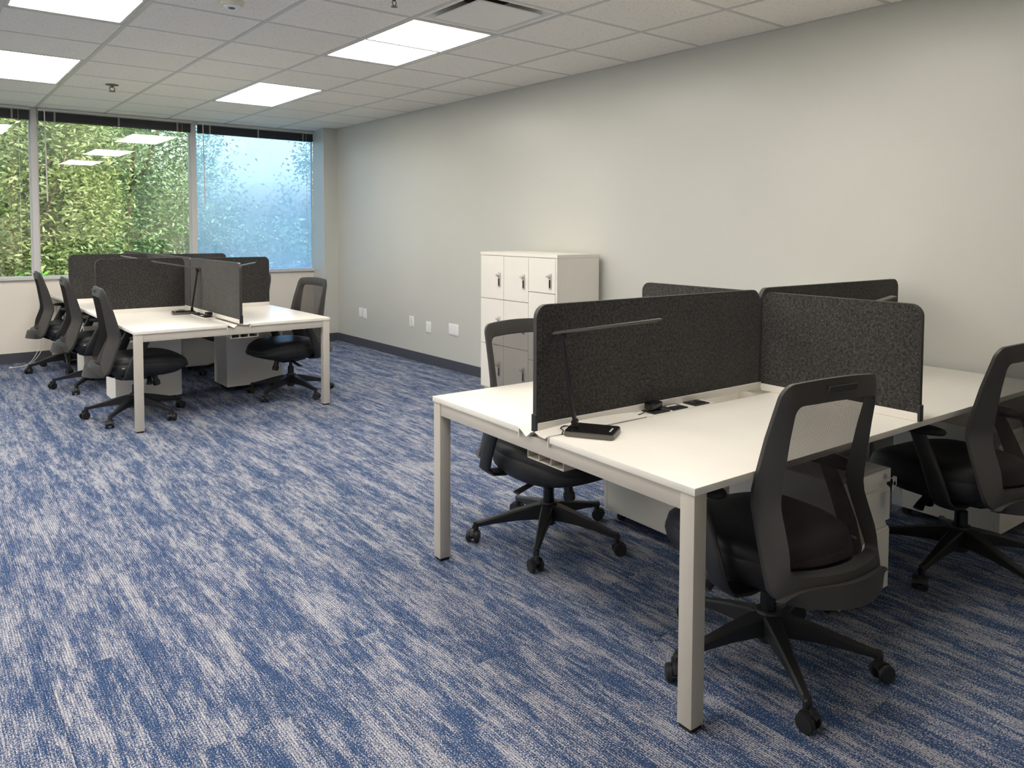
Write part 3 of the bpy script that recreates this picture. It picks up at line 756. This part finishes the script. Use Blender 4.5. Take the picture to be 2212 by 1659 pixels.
FT = .020
def screen(F, along, a0, a1, pos, z0, z1, label, clip=None, grp='dark felt desk dividers', base0=HD+.0005, rev=False):
    """along='a': runs along the desk at b=pos; along='b': runs across at a=pos."""
    L = a1-a0
    loc = F.P(a0, pos, 0) if along == 'a' else F.P(pos, a0, 0)
    t = thing('divider_screen', label, 'divider', loc, F.a+(0 if along == 'a' else math.pi/2), grp)
    q = B(); prism(q, rrect(0, z0, L, z1, .045, 8, (0, 0, 1, 1)), -FT/2, FT/2, lambda x, y, w: (x, w, y), .002); obj('felt_panel', q, 'felt', t)
    rp = rrect(0, z0, L, z1, .045, 8, (0, 0, 1, 1)); q = B(); rr = []
    cx_, cz_ = L/2, (z0+z1)/2
    for x, y in rp:
        ox = (1 if x > cx_ else -1)*.0012; oz = (1 if y > cz_ else -1)*.0012
        rr.append([q.verts.new((x+ox, -FT/2+.001, y+oz)), q.verts.new((x+ox, FT/2-.001, y+oz)), q.verts.new((x-ox, FT/2-.001, y-oz)), q.verts.new((x-ox, -FT/2+.001, y-oz))])
    loft(q, rr[1:]+rr[:1], cap=True); obj('edge_band', q, 'charcoal_plastic', t)
    w = .013 if along == 'a' else .013
    obj('base_rail', box(B(), .003, -w, base0, L-.003, w, z0+.0005, .001, 1), 'white_metal', t)
    for x in clip or ():
        obj('end_clip', box(B(), x-.006, -FT/2-.002, base0 if base0 > .65 else .655, x+.006, FT/2+.002, z0+.03, .001, 1), 'black_plastic', t)
    return t
m = 1.2165
screen(NF, 'a', 0.004, m-.008, SB, .702, 1.100, 'long dark felt divider behind the lamp on the near desk', (.0,), base0=.6735)
screen(NF, 'a', m+.008, m+1.160, SB, .702, 1.105, 'long dark felt divider at the far right of the near desk', base0=.6735)
screen(NF, 'b', .002, SB-.03, m-.005, .702, 1.092, 'rounded felt divider behind the nearest chair on the near desk', (.0,))
screen(NF, 'b', SB+.03, D-.002, m-.005, .702, 1.092, 'felt divider against the wall side of the near desk, mostly hidden', (D-SB-.03,))
mf = 1.17
for k in range(3):
    screen(FFr, 'a', k*mf+.004, (k+1)*mf-.004, SB-.02, .702, 1.105, ('grey lit felt divider ending toward the camera on the far desk', 'second felt divider along the spine of the far desk', 'last felt divider along the far desk spine, next to the windows')[k], (.0,) if k == 0 else None, base0=.6735)
for k in (1, 2):
    screen(FFr, 'b', .01, SB-.05, k*mf+(.04 if k == 1 else .0), .702, 1.10, ('black felt divider right of the spine, near the right chair of the far desk', 'second black felt divider on the right side of the far desk by the window')[k-1])
    screen(FFr, 'b', SB+.01, D-.01, k*mf+(.1 if k == 1 else .12), .702, 1.105, ('large dark felt divider behind the lamp on the left side of the far desk', 'left felt divider of the far desk, nearest the windows')[k-1])

# ------------------------------------------------------------------ pedestals
def pedestal(label, loc, rotz, key=False):
    """origin: front-left floor corner; front faces -y, width +x."""
    w, dp, z0, z1 = .325, .47, .045, .487
    t = thing('drawer_pedestal', label, 'cabinet', loc, rotz, 'white mobile drawer pedestals')
    q = B(); box(q, 0, .022, z0, w, dp, z1, .002, 1); obj('body', q, 'warm_grey_metal' if 0 else 'white_metal', t)
    zs = ((z0, .285), (.297, .432)); 
    for a, b_ in zs:
        q = B(); box(q, .001, 0, a, w-.001, .0215, b_-.022, .0015, 1); dr = obj('drawer', q, 'white_metal', t)
        q = B(); s = [(.002, b_-.022), (.021, b_-.022), (.021, b_), (.016, b_), (.012, b_-.012), (.004, b_-.016)]
        prism(q, s, .002, w-.002, lambda x, y, v: (v, x, y)); obj('pull_lip', q, 'white_metal', dr)
    obj('top_rail', box(B(), .001, 0, .438, w-.001, .0215, z1, .0015, 1), 'white_metal', t)
    lk = obj('lock', cyl(B(), (w-.045, .001, .464), (w-.045, -.006, .464), .010, .009, 16, .001), 'chrome', t)
    for x in (.05, w-.05):
        for y in (.07, dp-.05):
            q = B()
            for s in (-1, 1): cyl(q, (x+s*.006, y, .018), (x+s*.016, y, .018), .018, .017, 14, .002)
            cyl(q, (x, y, .018), (x, y, .046), .008, .008, 8); obj('caster', q, 'rubber', t)
    return t
def nped(a, b_, rot, label): return pedestal(label, NF.P(a, b_), NF.a+rot)
P1 = nped(.862, .088, 0, 'white drawer pedestal with keys hanging in its lock')
nped(1.20, 1.285, math.pi, 'white pedestal seen side-on under the rear of the near desk')
nped(2.035, .045, 0, 'white pedestal behind the chair at the right edge')
nped(2.37, 1.28, math.pi, 'white pedestal under the rear right seat of the near desk')
def fped(a, side, label):
    # side 'L': front faces the left users (b = D side); 'R': front faces b = 0
    if side == 'R': return pedestal(label, FFr.P(a, .015), FFr.a)
    return pedestal(label, FFr.P(a+.325, D-.055), FFr.a+math.pi)
fped(.865, 'L', 'white pedestal behind the front left chair of the far desk'); fped(.925+1.17, 'L', 'white pedestal behind the second left chair of the far desk'); fped(3.128, 'L', 'white pedestal nearest the window in the left row')
fped(.90, 'R', 'white pedestal under the far desk beside the right chair'); fped(.90+1.17, 'R', 'white pedestal under the far desk at the second right seat')
# keys with clear fob
kx, ky, kz = NF.P(.862+.325-.045, .088-.008, .464)
t = thing('key_ring', 'small key and clear plastic fobs hanging from pedestal lock', 'key', (kx, ky, kz), AN)
q = B(); box(q, -.001, -.030, -.002, .001, .002, .002); box(q, -.002, -.036, -.010, .002, -.022, .010, .001, 1); obj('key', q, 'chrome', t)
q = B(); tube(q, [(math.cos(a_)*.011, -.03, -.014+math.sin(a_)*.013) for a_ in [2*math.pi*k/16 for k in range(17)]], .001, 6); obj('ring', q, 'chrome', t)
for dx, dy, rz in ((-.022, -.026, .5), (.010, -.034, -.5)):
    q = B(); prism(q, [(math.cos(a_)*.021+dx, -.075+math.sin(a_)*.042+(.006 if math.sin(a_) > .8 else 0)) for a_ in [2*math.pi*k/24 for k in range(24)]], -.0012, .0012, lambda x, y, w_: (x, dy+w_+(x-dx)*rz, y)); obj('fob', q, 'clear_vinyl', t)

# ------------------------------------------------------------------ desk lamps
def lamp(label, F, a, b_, ang, lean=.045, first=None):
    """arm foot at (a, b_); head points along ang (frame angle)."""
    loc = F.P(a, b_, HD+.0005); rz = F.a+R(ang)
    if first: return dup(first, loc, rz, label)
    t = thing('desk_lamp', label, 'lamp', loc, rz, 'folding black LED desk lamps')
    ba = obj('base', prism(B(), rrect(-.022, -.062, .145, .062, .012, 5), 0, .017, lambda x, y, w_: (x, y, w_), .002), 'gunmetal', t)
    obj('base_top', prism(B(), rrect(-.020, -.060, .143, .060, .011, 5), .0172, .0185, lambda x, y, w_: (x, y, w_)), 'gloss_black', ba)
    for k in range(4):
        obj('touch_button', cyl(B(), (.125, -.018+k*.012, .0184), (.125, -.018+k*.012, .0189), .0035, .0035, 12), 'led_off', ba)
    q = B(); box(q, -.010, -.012, .018, .012, .012, .030, .003, 2); cyl(q, (0, -.014, .036), (0, .014, .036), .010, .010, 16, .001); obj('lower_hinge', q, 'black_metal', t)
    q = B(); top = Vector((-lean, 0, .312)); bot = Vector((0, 0, .036)); rings = []
    for f, w_, h_ in ((0, .009, .005), (.06, .011, .006), (.94, .011, .006), (1, .009, .005)):
        p = bot.lerp(top, f); rings.append([q.verts.new((p.x+x_*h_, y_*w_, p.z)) for x_, y_ in ((-1, -.7), (-.7, -1), (.7, -1), (1, -.7), (1, .7), (.7, 1), (-.7, 1), (-1, .7))])
    loft(q, rings); obj('arm', q, 'black_metal', t)
    q = B(); cyl(q, (-lean, -.012, .318), (-lean, .012, .318), .011, .011, 18, .001); box(q, -lean-.004, -.008, .322, -lean+.016, .008, .331, .001, 1); obj('upper_hinge', q, 'black_metal', t)
    q = B(); ml = Matrix.Translation((-lean, 0, .333)) @ Matrix.Rotation(-math.atan2(.062, .36), 4, 'Y')
    prism(q, rrect(-.035, -.018, .335, .018, .010, 5), 0, .007, lambda x, y, w_: ml @ Vector((x, y, w_)), .0015); hd_ = obj('lamp_head', q, 'gunmetal', t)
    q = B(); prism(q, rrect(.05, -.011, .325, .011, .004, 3), -.001, .0, lambda x, y, w_: ml @ Vector((x, y, w_))); obj('led_strip', q, 'led_off', hd_)
    q = B(); tube(q, smooth_path([(-.02, .03, .008), (-.045, .04, .008), (-.055, .02, .004), (-.040, .0, .003), (-.035, -.025, .003), (-.03, -.05, .003)], 5), .002, 6); obj('lamp_cord', q, 'rubber', t)
    return t
L1 = lamp('black folding lamp standing on the near desk in front of the felt divider', NF, .108, .610, -56)
lamp('black folding lamp on the left side of the far desk', FFr, .90, D-.62, 82, first=L1).scale = (1, 1, 1.07)
lamp('folding lamp at the second left seat of the far desk, only its head showing', FFr, 2.12, D-.64, 60, first=L1).scale = (1, 1, 1.07)
lamp('folding lamp behind the grey divider, its bright head pointing right', FFr, .86, .53, -86, first=L1)
lamp('folding lamp whose tip shows above the near desk cross divider', NF, 1.80, .585, -6, first=L1).scale = (1, 1, .93)
# power adapter
ax_, ay_, az_ = NF.P(.532, .652, HD+.0115)
t = thing('power_adapter', 'black plug adapter standing in the near desk power strip', 'adapter', (ax_, ay_, az_), AN+R(6))
q = B(); box(q, -.030, -.020, .002, .030, .022, .030, .005, 2); obj('body', q, 'gloss_black', t); box_ = B(); box(box_, -.012, -.004, 0, .012, .004, .003); obj('plug', box_, 'gunmetal', t)
q = B(); tube(q, smooth_path([(-.028, -.005, .012), (-.05, -.01, .006), (-.07, -.005, -.002), (-.09, .0, -.006)], 5), .0018, 6); obj('cable', q, 'rubber', t)
fx, fy, fz = FFr.P(.535, D-.635, HD+.0115)
t2 = dup(t, (fx, fy, fz), FFr.a+math.pi, 'black plug adapter in the far desk power strip')

# ------------------------------------------------------------------ lockers
LX = 3.592; LY0, LY1 = 4.035, 4.955; zb, zt = .092, 1.172
t = thing('locker_cabinet', 'white laminate locker cabinet with silver locks against the grey wall', 'locker', (LX, LY0, 0))
dpt = 4.008-LX; wd_ = LY1-LY0
q = B(); box(q, .020, 0, zb, dpt, wd_, zt-.025, .001, 1); obj('carcass', q, 'white_laminate', t)
obj('top_board', box(B(), -.002, -.002, zt-.0245, dpt, wd_+.002, zt, .0015, 1), 'white_laminate', t)
obj('plinth', box(B(), .03, .01, 0, dpt-.01, wd_-.01, zb), 'white_laminate', t)
obj('end_panel', box(B(), 0, -.0, zb, .0195, .018, zt-.026, .001, 1), 'white_laminate', t)
c0_, cw = .0195, (wd_-.0195)/3
def lockset(parent, y, z):
    h = B(); box(h, -.010, y-.014, z-.062, -.0005, y+.014, z+.062, .003, 2); o = obj('lock_plate', h, 'chrome', parent)
    return o
for ci in range(3):
    ya, yb = c0_+ci*cw, c0_+(ci+1)*cw
    rows = [(.892, 1.146), (.638, .890), (.384, .636), (zb+.002, .382)] if ci == 0 else [(.806, 1.146), (.446, .804), (zb+.002, .444)]
    for za, zb_ in rows:
        d = obj('locker_door', box(B(), 0, ya+.002, za+.0016, .019, yb-.002, zb_-.0016, .001, 1), 'white_laminate', t)
        zc = zb_-.185 if ci else zb_-.165; yc = ya+.052
        q = B(); box(q, -.009, yc-.013, zc-.055, -.0005, yc+.013, zc+.055, .003, 2)
        cyl(q, (-.009, yc+.002, zc+.035), (-.026, yc+.002, zc+.035), .012, .011, 16, .001); box(q, -.028, yc+.000, zc+.030, -.020, yc+.022, zc+.040, .001, 1)
        lo = obj('lock_handle', q, 'satin_silver', d)
        # third level would be too deep: dials and keypad share one dark insert next to the handle
        obj('lock_insert', box(B(), -.0105, yc-.010, zc-.046, -.0085, yc+.004, zc+.010, .0006, 1), 'gloss_black', d)

# ------------------------------------------------------------------ wall plates
def plate(label, y, z, w_, h_, gang=1, dots=False):
    f = W/4.0174; y *= f; z = CAMH+(z-CAMH)*f
    t = thing('wall_plate', label, 'outlet', (W, y, z), 0, 'white wall plates')
    q = B(); box(q, -.007, -w_/2, -h_/2, 0, w_/2, h_/2, .002, 2); p = obj('cover', q, 'white_plastic', t)
    for g in range(gang):
        yc = (g-(gang-1)/2)*w_/gang
        if dots:
            for k in range(4): obj('port', box(B(), -.0085, yc-.006, -.036+k*.022, -.0065, yc+.006, -.026+k*.022), 'blind_tape', t)
        else: obj('insert', box(B(), -.009, yc-.020, -.036, -.0065, yc+.020, .036, .001, 1), 'white_plastic', t)
plate('left plate of the pair nearest the corner pier', 7.862, .402, .080, .105)
plate('right plate of the pair nearest the corner pier', 7.760, .398, .086, .108)
plate('single wall plate with four small ports', 6.738, .404, .085, .112, dots=True)
plate('single blank wall plate between the ported plate and the double plate', 6.415, .381, .090, .110)
plate('double gang wall plate beside the lockers', 5.972, .402, .165, .110, 2)

# faint round clock on the wall behind the camera (seen mirrored in the window)
t = thing('wall_clock', 'round black wall clock on the wall behind the camera', 'clock', (1.55, YB, 1.72))
q = B(); cyl(q, (0, 0, 0), (0, .03, 0), .17, .165, 40, .004); obj('case', q, 'black_plastic', t)
obj('dial', cyl(B(), (0, .030, 0), (0, .032, 0), .145, .145, 40), 'gloss_black', t)
